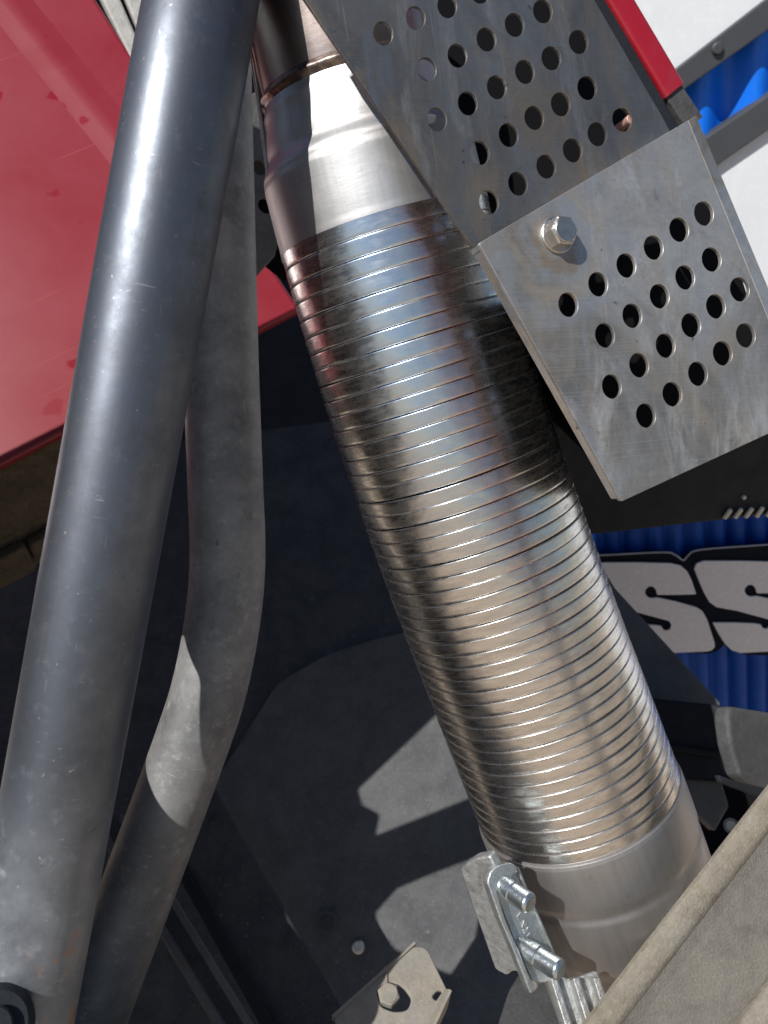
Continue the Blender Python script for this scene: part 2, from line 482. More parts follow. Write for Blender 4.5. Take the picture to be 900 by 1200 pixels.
MAT_FLOOR2 = mat_matte("dark_beam_and_shade", (.055, .058, .068), .6, (.5, .8), 30, .25, dust=(.11, .106, .098), dust_amt=.6, grit=380)
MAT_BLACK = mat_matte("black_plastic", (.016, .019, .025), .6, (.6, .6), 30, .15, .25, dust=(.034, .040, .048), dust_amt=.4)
MAT_GREY = mat_matte("grey_plastic", (.10, .103, .11), .55, (.7, .6), 26, .12, dust=(.17, .165, .16), dust_amt=.5)
MAT_FITTING = mat_matte("worn_grey_casting", (.07, .071, .074), .55, (.6, .7), 45, .35, dust=(.11, .109, .105), dust_amt=.5)
MAT_UNDER = mat_matte("dusty_underside", (.17, .135, .10), .95, (.5, .8), 60, .9, .1, .003, dust=(.24, .19, .14), dust_amt=.6)
MAT_RAIL = mat_matte("dusty_frame_rail", (.185, .172, .155), .9, (.55, .8), 38, .2, .15, .0008, dust=(.24, .22, .185), dust_amt=.7, grit=800)
MAT_RIM = mat_matte("tan_rail_edge", (.26, .23, .18), .85, (.5, .8), 45, .3, .2, .0008, dust=(.29, .275, .25), dust_amt=.75, grit=700)
MAT_TAN = mat_matte("tan_bracket_paint", (.30, .27, .225), .6, (.65, .7), 70, .3, .3, dust=(.25, .25, .245), dust_amt=.7)
MAT_PERF = mat_matte("grey_perforated_steel", (.26, .25, .235), .5, (.55, .7), 50, .25, metal=.5)
MAT_SEAL = mat_matte("grey_window_seal", (.42, .41, .39), .5, (.6, .7), 60, .3)
MAT_WHITE = mat_matte("white_trailer_paint", (.78, .81, .84), .35, (.94, .5), 9, .02, .5)
MAT_STRIP = mat_matte("grey_trim_strip", (.062, .066, .076), .45, (.8, .5), 40, .08, .4)
MAT_BLUE = mat_matte("blue_corrugated_sheet", (.0, .17, .86), .38, (.8, .6), 20, .04, .5)
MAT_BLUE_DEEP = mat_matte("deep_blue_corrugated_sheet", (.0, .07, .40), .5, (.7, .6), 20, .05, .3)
MAT_LETTER = mat_matte("white_letter_vinyl", (.66, .67, .72), .45, (.94, .5), 25, .02, .4)
MAT_BACKING = mat_matte("black_sign_backing", (.006, .009, .018), .8, (.8, .5), 25, .02, .15)
MAT_PIN = mat_matte("grey_sign_piping", (.34, .36, .42), .4, (.9, .5), 25, .02, .4)
MAT_DARKENER_BACK = M('black_darkener_and_back_plate', (.006, .006, .007), 0.0, .8, Specular_IOR_Level=.1).done()
MAT_DOT_SCREW = mat_matte("sun_dot_and_screw", (.72, .69, .62), .5, (.8, .5), 90, .2)  # pale colour standing in for sun spots on the beam; also its screw
m = mat_matte("tan_dirt", (.48, .375, .28), .95, (.7, .8), .8, .5, .1, .03, dust=(.54, .45, .35), dust_amt=.6); MAT_GROUND = m
MAT_COPPER = mat_matte("dull_copper", (.50, .30, .26), .4, (.8, .5), 90, .2, metal=.3)

# ------------------------------------------------------------------ setting
me_r = 400
o = new_obj("ground", [(-me_r, -me_r, 0), (me_r, -me_r, 0), (me_r, me_r, 0), (-me_r, me_r, 0)], [(0, 1, 2, 3)], MAT_GROUND)
tag(o, "tan bare dirt ground of the yard under the truck", None, None, "structure")

# chassis plate below the pipes (inclined sheet with pressed seams)
FL = Plane(P(350, 500, 1.456), P(650, 940, 1.098), P(300, 1200, .952))
fl = thing("chassis_plate", FL.hit(450, 1000), "wide dark grey chassis plate deep below the tubes, sunlit in two angular patches", "plate")
def quad_floor(name, pts, off, t, mat, bev=.002):
    return slab(name, FL, pts, mat, t, bev, parent=fl, off=off)
quad_floor("floor_sheet", [(-160, 380), (560, 380), (690, 560), (700, 800), (900, 985), (1100, 1330), (-160, 1330)], 0, .006, MAT_FLOOR2, .001)  # darker than the raised panel, to paint in the bay's shade
quad_floor("raised_panel", rounded([(243, 930), (325, 800), (380, 768), (440, 748), (600, 715), (690, 700), (690, 800), (860, 1330), (470, 1330), (398, 1200), (335, 1095)], 12), .010, .010, MAT_FLOOR)
q = FL.hit(383, 1083, .010)
cylinder("boss", q, q + FL.n * .003, .0165, MAT_FLOOR, fl)
prism_n("bolt", q + FL.n * .003, q + FL.n * .009, .0095, 6, MAT_FLOOR2, fl)
q = FL.hit(420, 1110, .010)
cylinder("rivet", q, q + FL.n * .004, .008, MAT_BOLT, fl, chamfer=.0015)  # pale disc standing in for a small spot of sun on the plate
q = FL.hit(254, 1024, .0)
cylinder("rivet", q, q + FL.n * .012, .005, MAT_FLOOR, fl, chamfer=.0015)

# ridged beams to the lower left of the plate
def beam(name, a, b, wd, ht, mat, parent=None):
    a = P(*a); b = P(*b); d = (b - a).normalized()
    n = (FL.n - d * FL.n.dot(d)).normalized(); s = d.cross(n)
    r = wd * .12
    prof = rounded([(-wd / 2, 0), (wd / 2, 0), (wd / 2, ht, r), (-wd / 2, ht, r)], 0)
    return extrude_profile(name, prof, a, b, s, n, mat, parent)
b_ = thing("ridged_beam", P(250, 1120, .62), "dark beam with two raised ridges running below the bent tube", "beam")
beam("web", (130, 965, .80), (330, 1290, .70), .028, .012, MAT_FLOOR2, b_)
for k, dx in enumerate((-12, 14)):
    o = beam("ridge", (130 + dx, 965 - dx * .4, .782), (330 + dx, 1290 - dx * .4, .682), .006, .008, MAT_GREY, b_)
b2 = thing("side_beam", P(300, 1060, .63), "flat dark blue grey beam beside the plate's stepped edge", "beam")
beam("flange", (215, 930, .92), (420, 1300, .78), .070, .010, MAT_FLOOR2, b2)
beam("lip", (196, 985, .90), (370, 1300, .77), .013, .018, MAT_BLACK, b2)

# black backdrop put in for the engine bay's shade, behind everything at the left
bk = slab("bay_shade_backdrop", pl((0, 0, 1.55), (600, 0, 1.65), (300, 900, 1.35)), [(-300, -200), (540, -200), (680, 480), (690, 760), (-300, 760)], MAT_BLACK, .02, .002)
tag(bk, "black backdrop added for the deep shade of the engine bay behind the pipes", "wall")

# unseen slab added behind the camera to put a dark band in the hose's reflection
def boxw(name, c, size, rz, mat):
    V = [Vector((x * size[0] / 2, y * size[1] / 2, z * size[2])) for x in (-1, 1) for y in (-1, 1) for z in (0, 1)]
    Rz = Matrix.Rotation(rz, 3, 'Z')
    return new_obj(name, [Rz @ v + Vector(c) for v in V], [(0, 1, 3, 2), (4, 6, 7, 5), (0, 4, 5, 1), (2, 3, 7, 6), (0, 2, 6, 4), (1, 5, 7, 3)], mat)
tag(boxw("dark_reflection_slab", (2.3, -2.0, 0), (1.9, .3, 2.4), rad(-45), MAT_GREY), None, None, None, "structure")

# ------------------------------------------------------------------ red cab at the left
CAB = Plane(P(0, 545, .66), P(345, 365, .74), P(60, 0, .78))
cab = thing("red_cab", CAB.hit(150, 400), "dusty red painted cab corner with water spots behind the tubes", "truck cab")
slab("body_panel", CAB, [(-420, 765), (-1000, 1070), (-1000, -1300), (-700, -1300), (108, -8), (172, 92), (352, 362)], MAT_RED, .012, .004, parent=cab, bres=3)
# pressed ridge along the panel's edge
a = CAB.hit(-90, -185, .001); b = CAB.hit(330, 350, .001)
d = (b - a).normalized(); sx = CAB.n.cross(d).normalized()
prof = [(-.022, 0), (-.014, .0006), (-.007, .0014), (0, .002), (.007, .0014), (.014, .0006), (.022, 0), (.018, -.004), (-.018, -.004)]
extrude_profile("ridge", prof, CAB.hit(-160, -210, 0), CAB.hit(262, 318, 0), sx, CAB.n, MAT_RED, cab)
# returned underside below the panel edge
UN = Plane(P(0, 548, .672), P(345, 368, .752), P(60, 690, .84))
slab("sill_underside", UN, [(-420, 775), (215, 437), (205, 500), (85, 640), (-420, 900)], MAT_UNDER, .01, .003, parent=cab)
for k, pts in enumerate(([(-60, 690), (30, 640), (45, 668), (-60, 725)], [(34, 640), (110, 596), (118, 622), (44, 662)])):
    slab("sill_clip", UN.lifted(.012), rounded(pts, 5), MAT_UNDER, .012, .003, parent=cab)
SE = CAB.lifted(-.004)
slab("window_seal", SE, [(100, -40), (124, -40), (176, 78), (168, 100)], MAT_SEAL, .014, .003, parent=cab, off=.004)
slab("window_frame", SE, [(131, -40), (240, -40), (240, 140), (184, 92)], MAT_SEAL, .014, .003, parent=cab, off=.0)
slab("seal_channel", SE, [(120, -40), (250, -40), (250, 170), (170, 92)], MAT_BLACK, .01, .001, parent=cab, off=-.016)

# unseen sun blocker added left of the view; cut-outs shape the sun patches
def sunmap(p, z):
    c = RC.transposed() @ (p - CAM_LOC); t = (z - c.z) / SUN_CAM.z
    c = c + SUN_CAM * t
    return (c.x, c.y)
ZF = -.33
FA = Plane(CAM_LOC + RC @ Vector((0, 0, ZF)), CAM_LOC + RC @ Vector((1, 0, ZF)), CAM_LOC + RC @ Vector((0, 1, ZF)))
def uvf(u, v): return (u + (-ZF) * .5 / .74, v - (-ZF) * .45 / .74)
fl_pt = lambda x, y: sunmap(FL.hit(x, y, .011), ZF)
holeA = [fl_pt(*q) for q in [(420, 925), (425, 945), (445, 955), (440, 982), (545, 940), (585, 923), (585, 768)]]
holeB = [fl_pt(*q) for q in [(576, 997), (570, 1000), (500, 1027), (465, 1042), (440, 1070), (445, 1090), (465, 1115), (530, 1145), (556, 1118)]]
edge = [uvf(*q) for q in [(-.572, .655), (-.415, .68), (-.412, .3), (-.420, .2), (-.436, .10), (-.452, .06), (-.462, .0), (-.48, -.12), (-.55, -.5), (-1.7, -.5), (-1.7, 1.4), (-.94, 1.4), (-.94, .272), (-.776, .447)]]
holeC = [uvf(*q) for q in [(-.509, .235), (-.472, .226), (-.449, .19), (-.453, .078), (-.468, .098), (-.491, .129), (-.507, .15)]]
slab("sun_blocker", FA, edge, MAT_BLACK, .006, .001, holes=[rounded(holeA, .004, 4), rounded(holeB, .004, 4), rounded(holeC, .006, 4)], parent=cab, local=True)

# the cab's flank runs on towards the viewer, left of the view; unseen black slabs added below
CW = lambda x, y, z: CAM_LOC + RC @ Vector((x, y, z))
SP = Plane(CW(-.85, 0, -.62), CW(-.85, 0, .5), CW(-.85, .2, -.62))
if SP.n.dot(RC @ Vector((1, 0, 0))) < 0: SP.n = -SP.n
q2 = lambda x, y, z: ((CW(x, y, z) - SP.o).dot(SP.ex), (CW(x, y, z) - SP.o).dot(SP.ey))
slab("flank_panel", SP, [q2(-.85, -.08, -.72), q2(-.85, .30, -.72), q2(-.85, .24, .05), q2(-.85, .10, .45), q2(-.85, -.08, .45)], MAT_RED, .02, .004, parent=cab, local=True)
slab("dark_reflection_panel", SP, [q2(-.85, -.7, -.72), q2(-.85, -.09, -.72), q2(-.85, -.09, .45), q2(-.85, -.7, .45)], MAT_BLACK, .02, .004, parent=cab, local=True)  # unseen black panel added to darken the hose's left reflection
DK = Plane(CW(-.7, -.44, -.60), CW(.3, -.44, -.60), CW(-.7, -.44, -.1))
o = slab("bounce_blocker", DK, [((CW(x, -.44, z) - DK.o).dot(DK.ex), (CW(x, -.44, z) - DK.o).dot(DK.ey)) for x, z in ((-.84, -.60), (.02, -.60), (.02, -.26), (-.84, -.26))], MAT_BLACK, .02, .004, local=True)  # unseen black slab added to block light bouncing off the ground
tag(o, None, None, None, "structure")

# perforated bracket seen in the gap
PB = Plane(P(290, 120, .60), P(345, 130, .62), P(300, 310, .60))
pb = slab("perforated_bracket", PB, [(262, 118), (300, 108), (318, 190), (330, 268), (322, 300), (300, 325), (280, 290)], MAT_PERF, .003, .0006,
          holes=[(304, 196, .006), (311, 241, .006)])
tag(pb, "grey bracket with two round holes in the gap between tube and pipe", "bracket")

BKP = Plane(P(290, 120, .64), P(345, 130, .66), P(300, 310, .64))  # black sheet added behind the bracket so its holes read dark
o = slab("bracket_hole_darkener", BKP, [(262, 60), (330, 110), (345, 290), (335, 330), (310, 310), (270, 290)], MAT_DARKENER_BACK, .003, .0006)
tag(o, "black backing plate added to darken the small bracket's two holes", "plate")

# ------------------------------------------------------------------ the two tubes
def seg_path(pts, n=14):
    return catmull([P(*p) for p in pts], n)
tp = seg_path([(363, -700, .44), (300, -350, .385), (237, 0, .354), (201, 200, .349), (129, 600, .353), (66, 950, .360), (20, 1206, .364), (5, 1290, .366)], 10)
mt = thing("black_tube", Vector(tp[-1]), "thick straight gunmetal tube crossing the left side, dusty at its foot", "tube")
tube("tube_wall", tp, .0254, MAT_TUBE, mt, 72)
q = P(-8, 1204, .325)
cylinder("eye_boss", q - ray(-8, 1204).normalized() * -.02, q, .0165, MAT_BLACK, mt, 40, chamfer=.003)
cylinder("eye_bolt", q, q - ray(-8, 1204).normalized() * .004, .008, MAT_BLACK, mt, 24, chamfer=.001)

tp2 = seg_path([(246, -120, .52), (250, 60, .52), (255, 260, .52), (259, 420, .52), (264, 560, .52), (267, 650, .52), (262, 720, .52), (247, 800, .52), (225, 870, .52), (170, 1020, .52), (103, 1200, .52), (60, 1315, .52)], 9)
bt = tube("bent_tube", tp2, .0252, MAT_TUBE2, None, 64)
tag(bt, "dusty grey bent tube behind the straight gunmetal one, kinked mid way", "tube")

# ------------------------------------------------------------------ exhaust with flexible hose
ax = [(366, -90, .402), (386, 0, .410), (417, 125, .422), (451, 270, .4365), (492, 440, .4515), (535, 550, .461), (577, 663, .4705), (620, 782, .483), (669, 917, .4975), (716, 1045, .514), (760, 1165, .530)]
_y = np.array([p[1] for p in ax], float); _cx = np.polyfit(_y, [p[0] for p in ax], 4); _cd = np.polyfit(_y, [p[2] for p in ax], 4)
yy = np.linspace(-90, 1165, 500)
path = [P(np.polyval(_cx, y), y, np.polyval(_cd, y)) for y in yy]
FR = frames(path)
cum = [0.0]
for i in range(1, len(FR)): cum.append(cum[-1] + (FR[i][0] - FR[i - 1][0]).length)
def at(s):
    i = int(np.searchsorted(cum, s)); i = max(1, min(i, len(cum) - 1))
    t = (s - cum[i - 1]) / (cum[i] - cum[i - 1])
    A, B = FR[i - 1], FR[i]
    tt = A[3].lerp(B[3], t).normalized(); e = A[1].lerp(B[1], t); e = (e - tt * e.dot(tt)).normalized()
    return (A[0].lerp(B[0], t), e, tt.cross(e).normalized(), tt)
knot = [float(np.interp(p[1], yy, cum)) for p in ax]
S0, S1 = knot[3] - .001, knot[8] + .010          # ends of the ribbed hose
ex_ = thing("exhaust_hose", at(S1)[0], "shiny ribbed stainless flex exhaust hose with plain end sleeves, running down the middle", "exhaust pipe")

RAD0, RAD1 = .0602, .0664
# hose bands: one mesh, every interlocked turn a part of its own
def ring_mesh(pitch=.0091, r=.064):
    prof = [(-.0002, r - .0017), (-.0001, r - .0008), (.00002, r - .0004), (.00012, r - .0001), (.00028, r), (.0005, r + .00003), (.0010, r + .00003), (pitch * .3, r + .00001), (pitch * .5, r - .00002),
            (pitch * .75, r - .00006), (pitch - .0010, r - .0001), (pitch - .0008, r - .00018), (pitch - .0006, r - .0004), (pitch - .00036, r - .0011), (pitch - .00015, r - .0020)]
    V = []; Fc = []; UV = []; seg = 112
    for (z, rr) in prof:
        for k in range(seg):
            th = 2 * math.pi * k / seg
            V.append((rr * math.cos(th), rr * math.sin(th), z)); UV.append((k / seg, z))
    for i in range(len(prof) - 1):
        for k in range(seg):
            k2 = (k + 1) % seg; Fc.append((i * seg + k, i * seg + k2, (i + 1) * seg + k2, (i + 1) * seg + k))
    me = bpy.data.meshes.new("hose_band"); me.from_pydata(V, [], Fc); me.update()
    lay = me.uv_layers.new(name="UVMap"); li = np.zeros(len(me.loops), dtype=np.int32); me.loops.foreach_get("vertex_index", li)
    uv = np.asarray(UV, dtype=np.float32)[li].reshape(-1, 4, 2)
    wrap = (uv[:, :, 0].max(1) - uv[:, :, 0].min(1)) > .5
    for q in np.where(wrap)[0]: uv[q, uv[q, :, 0] < .5, 0] += 1
    lay.data.foreach_set("uv", uv.ravel())
    me.polygons.foreach_set("use_smooth", [True] * len(me.polygons))
    me.materials.append(MAT_HOSE); return me
RM = ring_mesh()
s = S0; k = 0
while s < S1 - .004:
    f = (s - S0) / (S1 - S0)
    pitch = .0097 - .0021 * min(1, f / .5) + random.uniform(-.00022, .00022)
    p, a, b, t = at(s)
    sc = (RAD0 + (RAD1 - RAD0) * f) / .064 + random.uniform(-.0012, .0012)
    tw = 0.0
    tilt = rad(random.gauss(0, .2)); td = random.uniform(0, 6.28)
    Rm = Matrix((a, b, t)).transposed() @ Matrix.Rotation(td, 3, 'Z') @ Matrix.Rotation(tilt, 3, 'X') @ Matrix.Rotation(tw - td, 3, 'Z')
    Mx = Rm.to_4x4() @ Matrix.Diagonal((sc, sc, pitch / .0091, 1)); Mx.translation = p - ex_.location
    o = bpy.data.objects.new("hose_band", RM); COL.objects.link(o); o.parent = ex_; o.matrix_local = Mx; o.color = (f, f, f, 1)
    s += pitch; k += 1

def turned(name, prof, mat, seg=128):
    return lathe(name, [(at(s_), r_, s_) for s_, r_ in prof], mat, ex_, seg)
def smoothprof(pts, n=10):
    out = []
    for (s0, r0), (s1, r1) in zip(pts[:-1], pts[1:]):
        for t in np.linspace(0, 1, n, endpoint=False):
            h = t * t * (3 - 2 * t); out.append((s0 + (s1 - s0) * t, r0 + (r1 - r0) * h))
    out.append(pts[-1]); return out
sw = knot[1] + .043                              # weld ring
turned("inlet_pipe", [(.002, .0472), (knot[0] + .02, .0472), (sw, .0474)], MAT_INLET)
turned("weld_bead", smoothprof([(sw - .004, .0472), (sw, .0500), (sw + .0045, .0484)], 6), MAT_WELD)
sc_ = knot[2] + .025
turned("reducer", smoothprof([(sw + .003, .0484), (sw + .010, .0503), (sc_ - .006, .0536), (sc_ + .004, .0590), (sc_ + .009, .0597), (S0 - .004, .0602), (S0 + .001, .0604)], 8), MAT_REDUCER)
# seam lip down the left of the reducer
lp = [P(*q) for q in [(290, 44, .402), (295, 68, .405), (299, 92, .409), (303, 120, .413), (311, 180, .420), (316, 222, .425), (325, 272, .430), (333, 308, .434)]]
tube("seam_lip", catmull(lp, 6), .0011, MAT_BOLT, ex_, 10)
e0 = S1 - .002; e1 = knot[9] + .004
turned("end_sleeve", smoothprof([(e0, .0655), (e0 + .0005, .0672), (e0 + .003, .0676), (e0 + .031, .0678), (e0 + .0375, .0663), (e0 + .0435, .0673), (e1, .0676), (e1 + .001, .0655)], 5), MAT_SLEEVE)
turned("outlet_pipe", [(e1, .0640), (knot[10] - .002, .0640)], MAT_SLEEVE)

# ------------------------------------------------------------------ perforated heat shields
US = pl((449, 120, .345), (729, 120, .385), (500, 400, .352))
LS = pl((600, 300, .347), (825, 300, .386), (640, 560, .352))
up_h = [(449, 39), (487, 21), (524, 7), (562, -10), (500, 81), (536, 65), (570, 46), (603, 29), (636, 13), (512, 140), (548, 121), (582, 102), (615, 84), (646, 68), (678, 49),
        (562, 179), (596, 158), (626, 138), (657, 122), (688, 103), (573, 237), (607, 215), (640, 195), (671, 176), (700, 157), (729, 140)]
us = thing("heat_shield", US.hit(560, 200), "darker heat tinted perforated steel shield reaching off the top, under the smaller one", "heat shield")
slab("shield_sheet", US, [(330, -45), (672, -45), (700, 6), (778, 140), (800, 182), (645, 275), (628, 330), (614, 366), (603, 362), (352, -8)], MAT_UPPER, .0020, .0002, holes=[ell(x, y, 11.1, 14.3) for x, y in up_h], parent=us)
low_h = [(666, 357), (701, 333), (734, 311), (766, 290), (796, 269), (825, 250), (709, 393), (741, 370), (773, 347), (803, 325), (834, 304), (717, 453), (749, 428), (780, 405), (810, 381), (839, 359), (867, 339),
         (757, 487), (788, 462), (818, 438), (847, 414), (874, 393)]
_b = LS.uv(655, 280)
MAT_LOWER = mat_plate("bare_sheet_steel", (.56, .55, .53), .45, (.15, .15, .15), (.50, .42, .32), (.41, .45, .52), 11, -.5, .75, .85, (_b[0], _b[1], .0105), .6)
ls = thing("heat_shield", LS.hit(700, 400), "paler square perforated shield with one hex bolt, overlapping the darker one", "heat shield")
slab("shield_sheet", LS, rounded([(561, 285), (806, 141.2), (946, 487), (728, 588)], 3), MAT_LOWER, .0022, .0003, holes=[ell(x, y, 11.2, 14.5) for x, y in low_h], parent=ls, bres=3)
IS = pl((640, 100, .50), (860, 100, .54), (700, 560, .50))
sln = thing("dark_hole_liner", IS.hit(720, 480), "black inner liner plate added to darken the holes of both perforated shields", "liner plate")
slab("hole_darkener_sheet", IS, [(500, -80), (676, -80), (700, -20), (770, 110), (800, 170), (850, 260), (905, 440), (905, 505), (733, 572), (640, 480), (590, 330), (535, 200)], MAT_DARKENER_BACK, .006, .001, parent=sln)  # black sheet added behind both shields so their holes read dark
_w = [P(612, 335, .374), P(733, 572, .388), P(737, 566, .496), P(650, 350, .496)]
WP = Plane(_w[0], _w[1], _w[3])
slab("reflection_darkener", WP, [((p - WP.o).dot(WP.ex), (p - WP.o).dot(WP.ey)) for p in _w], MAT_DARKENER_BACK, .003, .0005, parent=sln, local=True)  # unseen sheet added for the dark reflection on the hose's right edge
_a = LS.hit(806.6, 140.8); _c = LS.hit(946.6, 486.7); _e = LS.hit(820, 132.9) - LS.n * .0022
BP = Plane(_a, _c, _e)
_f = LS.hit(966, 477) - LS.n * .0022
slab("bent_edge", BP, [(p - BP.o).dot(BP.ex) and ((p - BP.o).dot(BP.ex), (p - BP.o).dot(BP.ey)) or (0.0, (p - BP.o).dot(BP.ey)) for p in (_a, _e, _f, _c)], MAT_LOWER, .0022, .0006, parent=ls, local=True, bres=3)
def flange(a, b, depth, ins):
    """folded back edge of the lower shield, butted behind its sheet"""
    A = LS.hit(*a, -.0026); B = LS.hit(*b, -.0026); d = (B - A).normalized()
    c = LS.hit(760, 370, -.0026); s_ = LS.n.cross(d); s_ = s_ if s_.dot(c - A) > 0 else -s_
    A += s_ * ins + d * .0008; B += s_ * ins - d * .0008
    prof = [(0, 0), (.0024, 0), (.0024, -depth), (0, -depth)]
    extrude_profile("flange", prof, A, B, s_, LS.n, MAT_LOWER, ls, smooth=False)
flange((561, 285), (805, 141.6), .010, .0004)
flange((563, 292), (727, 586), .007, .0004)
flange((730, 586), (943, 488), .009, .0004)
def hexbolt(plane, px, py, r, h, parent, mat, washer=True, lift=0.0):
    q = plane.hit(px, py, lift)
    e = bpy.data.objects.new("hex_bolt", None); COL.objects.link(e); e.parent = parent; e.location = q - wloc(parent)
    if washer: cylinder("washer", q, q + plane.n * .0016, r * 1.18, MAT_BOLT, e, 40, chamfer=.0004)
    z0 = .0016 if washer else 0
    prism_n("head", q + plane.n * z0, q + plane.n * (z0 + h), r, 6, mat, e, rot=.3)
    cylinder("cap", q + plane.n * (z0 + h), q + plane.n * (z0 + h + .0008), r * .78, mat, e, 40, chamfer=.0005)
    return e
hexbolt(LS, 652, 276, .0072, .0058, ls, MAT_BOLT)
# copper stud behind one hole of the upper shield
q = US.hit(731, 146, -.007)
st = cylinder("copper_stud", q - US.n * .006, q + US.n * .006, .0024, MAT_COPPER, None, 24, chamfer=.0004)
tag(st, "small copper coloured stud end seen in the lowest right hole of the darker shield", "stud")

# red rail beside the upper shield
ra = P(560, -255, .385); rb = P(781, 113, .425)
d = (rb - ra).normalized(); n_ = (US.n - d * US.n.dot(d)).normalized(); s_ = d.cross(n_)
if s_.dot(RC @ Vector((1, 0, 0))) < 0: s_ = -s_
rr = thing("red_rail", rb, "glossy red square rail with a bare grey tip beside the darker shield", "rail")
prof = rounded([(-.0078, -.010), (.0078, -.010), (.0078, .008), (-.0078, .008)], .0028, 5)
extrude_profile("rail_tube", prof, ra, rb, s_, n_, MAT_RAIL_RED, rr)
prof2 = rounded([(-.0068, -.009), (.0068, -.009), (.0068, .0065), (-.0068, .0065)], .0015, 4)
extrude_profile("bare_tip", prof2, rb + d * .0002, P(806, 150, .429), s_, n_, MAT_FITTING, rr)
o = slab("mounting_strip", US.lifted(-.02), [(650, -60), (676, -60), (800, 155), (790, 190)], MAT_BLACK, .004, .001)
tag(o, "narrow black strip between the darker shield and the red rail", "strip")

# ------------------------------------------------------------------ white trailer at the upper right
def wallD(px, py, D):
    c, s = math.cos(rad(PITCH)), math.sin(rad(PITCH))
    return P(px, py, D / (c + (600 - py) / F * s))
WT = Plane(wallD(700, 200, 1.35), wallD(900, 200, 1.35), wallD(700, 0, 1.35))
tr = thing("white_trailer", WT.hit(880, 300), "bright white trailer side with two slanted grey trim strips, far upper right", "trailer")
slab("wall_panel", WT, [(590, -220), (1500, -220), (1500, 90), (1010, -50), (905, 6), (780, 104), (690, 165)], MAT_WHITE, .03, .004, parent=tr)
slab("wall_panel", WT, [(760, 224), (905, 122), (1020, 40), (1500, 120), (1500, 80), (3500, 80), (3500, 1500), (1220, 1500), (1220, 470), (720, 470)], MAT_WHITE, .03, .004, parent=tr)
slab("trim_strip", WT, [(740, 120), (788, 84), (912, -12), (1020, -90), (1044, -52), (930, 14), (806, 102), (758, 146)], MAT_STRIP, .034, .002, parent=tr, off=.012)
slab("trim_strip", WT, [(770, 205), (832, 158), (915, 102), (1010, 38), (1034, 72), (930, 132), (846, 190), (790, 235)], MAT_STRIP, .034, .002, parent=tr, off=.012)
q = WT.hit(840, 57, .012)
cylinder("rivet", q, q + WT.n * .006, .0085, MAT_STRIP, tr, 24, chamfer=.004)
_u = WT.uv(828, 132); _k = lambda x, y: 2 * math.pi * (x * .82 + y * .12) / .070
def wv(x, y):
    return -.024 + .011 * math.cos(_k(x, y) - _k(*_u))
sheet("corrugated_sheet", WT, [(745, 60), (1040, -150), (1040, 100), (745, 260)], MAT_BLUE, wv, 220, 10, parent=tr)
slab("inner_wall", WT, [(700, 60), (1060, -160), (1060, 120), (700, 300)], MAT_STRIP, .004, .0005, parent=tr, off=-.05)

# ------------------------------------------------------------------ blue box with the lettered sign
BX = Plane(wallD(720, 700, .80), wallD(900, 690, .815), wallD(720, 600, .80))
def rib(x, y):
    u = ((x + .38 * y) / .0255) % 1.0
    return .011 * (1 - abs(2 * u - 1) ** 2.2) - .0125
bx = sheet("corrugated_sheet", BX, [(640, 560), (1150, 510), (1150, 960), (640, 960)], MAT_BLUE_DEEP, rib, 480, 4)
tag(bx, "deep blue ribbed sheet in shade behind the SS lettering", "sheet")
SG = BX.lifted(.010)
sg = thing("letter_sign", SG.hit(800, 710), "black outlined sign with big pale SS lettering on the blue ribbed sheet", "sign")
Z = lambda x, y: (700 + x / 4.285, 560 + y / 4.285)
outl = [Z(-120, 395), Z(60, 388), Z(330, 375), Z(390, 388), Z(432, 416), Z(455, 392), Z(520, 362), Z(857, 336), Z(1300, 300), Z(1300, 900), Z(857, 893), Z(740, 888), Z(680, 868), Z(640, 836),
        Z(606, 870), Z(560, 884), Z(380, 876), Z(120, 866), Z(-120, 860)]
slab("backing_plate", SG, outl, MAT_BACKING, .006, .0006, parent=sg)
pp = [SG.hit(*Z(x, y), .0006) for x, y in [(-120, 393), (60, 386), (330, 373), (390, 386), (432, 413), (455, 390), (520, 360), (857, 334), (1300, 298)]]
tube("piping", catmull(pp, 5), .0011, MAT_PIN, sg, 8)
def S_outline(cx, cy):
    pts = [(-282, -100), (-272, -128), (-235, -142), (-60, -142), (100, -138), (150, -126), (182, -98), (205, -50), (227, 17), (130, 20), (32, 20),
           (24, -8), (8, -22), (-12, -22), (-28, -6), (-30, 12), (-18, 30), (0, 38), (30, 34), (130, 55), (230, 84), (258, 102), (280, 140), (300, 200), (320, 262), (320, 282), (305, 298), (282, 304), (100, 312), (-50, 320), (-95, 306),
           (-130, 272), (-160, 225), (-190, 168), (-80, 168), (30, 173), (52, 178), (62, 196), (80, 200), (98, 190), (103, 172), (92, 152), (60, 143), (-70, 108), (-170, 90), (-205, 66), (-232, 20), (-258, -40)]
    return [Z(cx + x, cy + y) for x, y in pts]
for cx, cy in ((270, 568), (770, 560), (1270, 552)):
    slab("letter", SG, S_outline(cx, cy), MAT_LETTER, .0025, .0003, parent=sg, off=.0028)

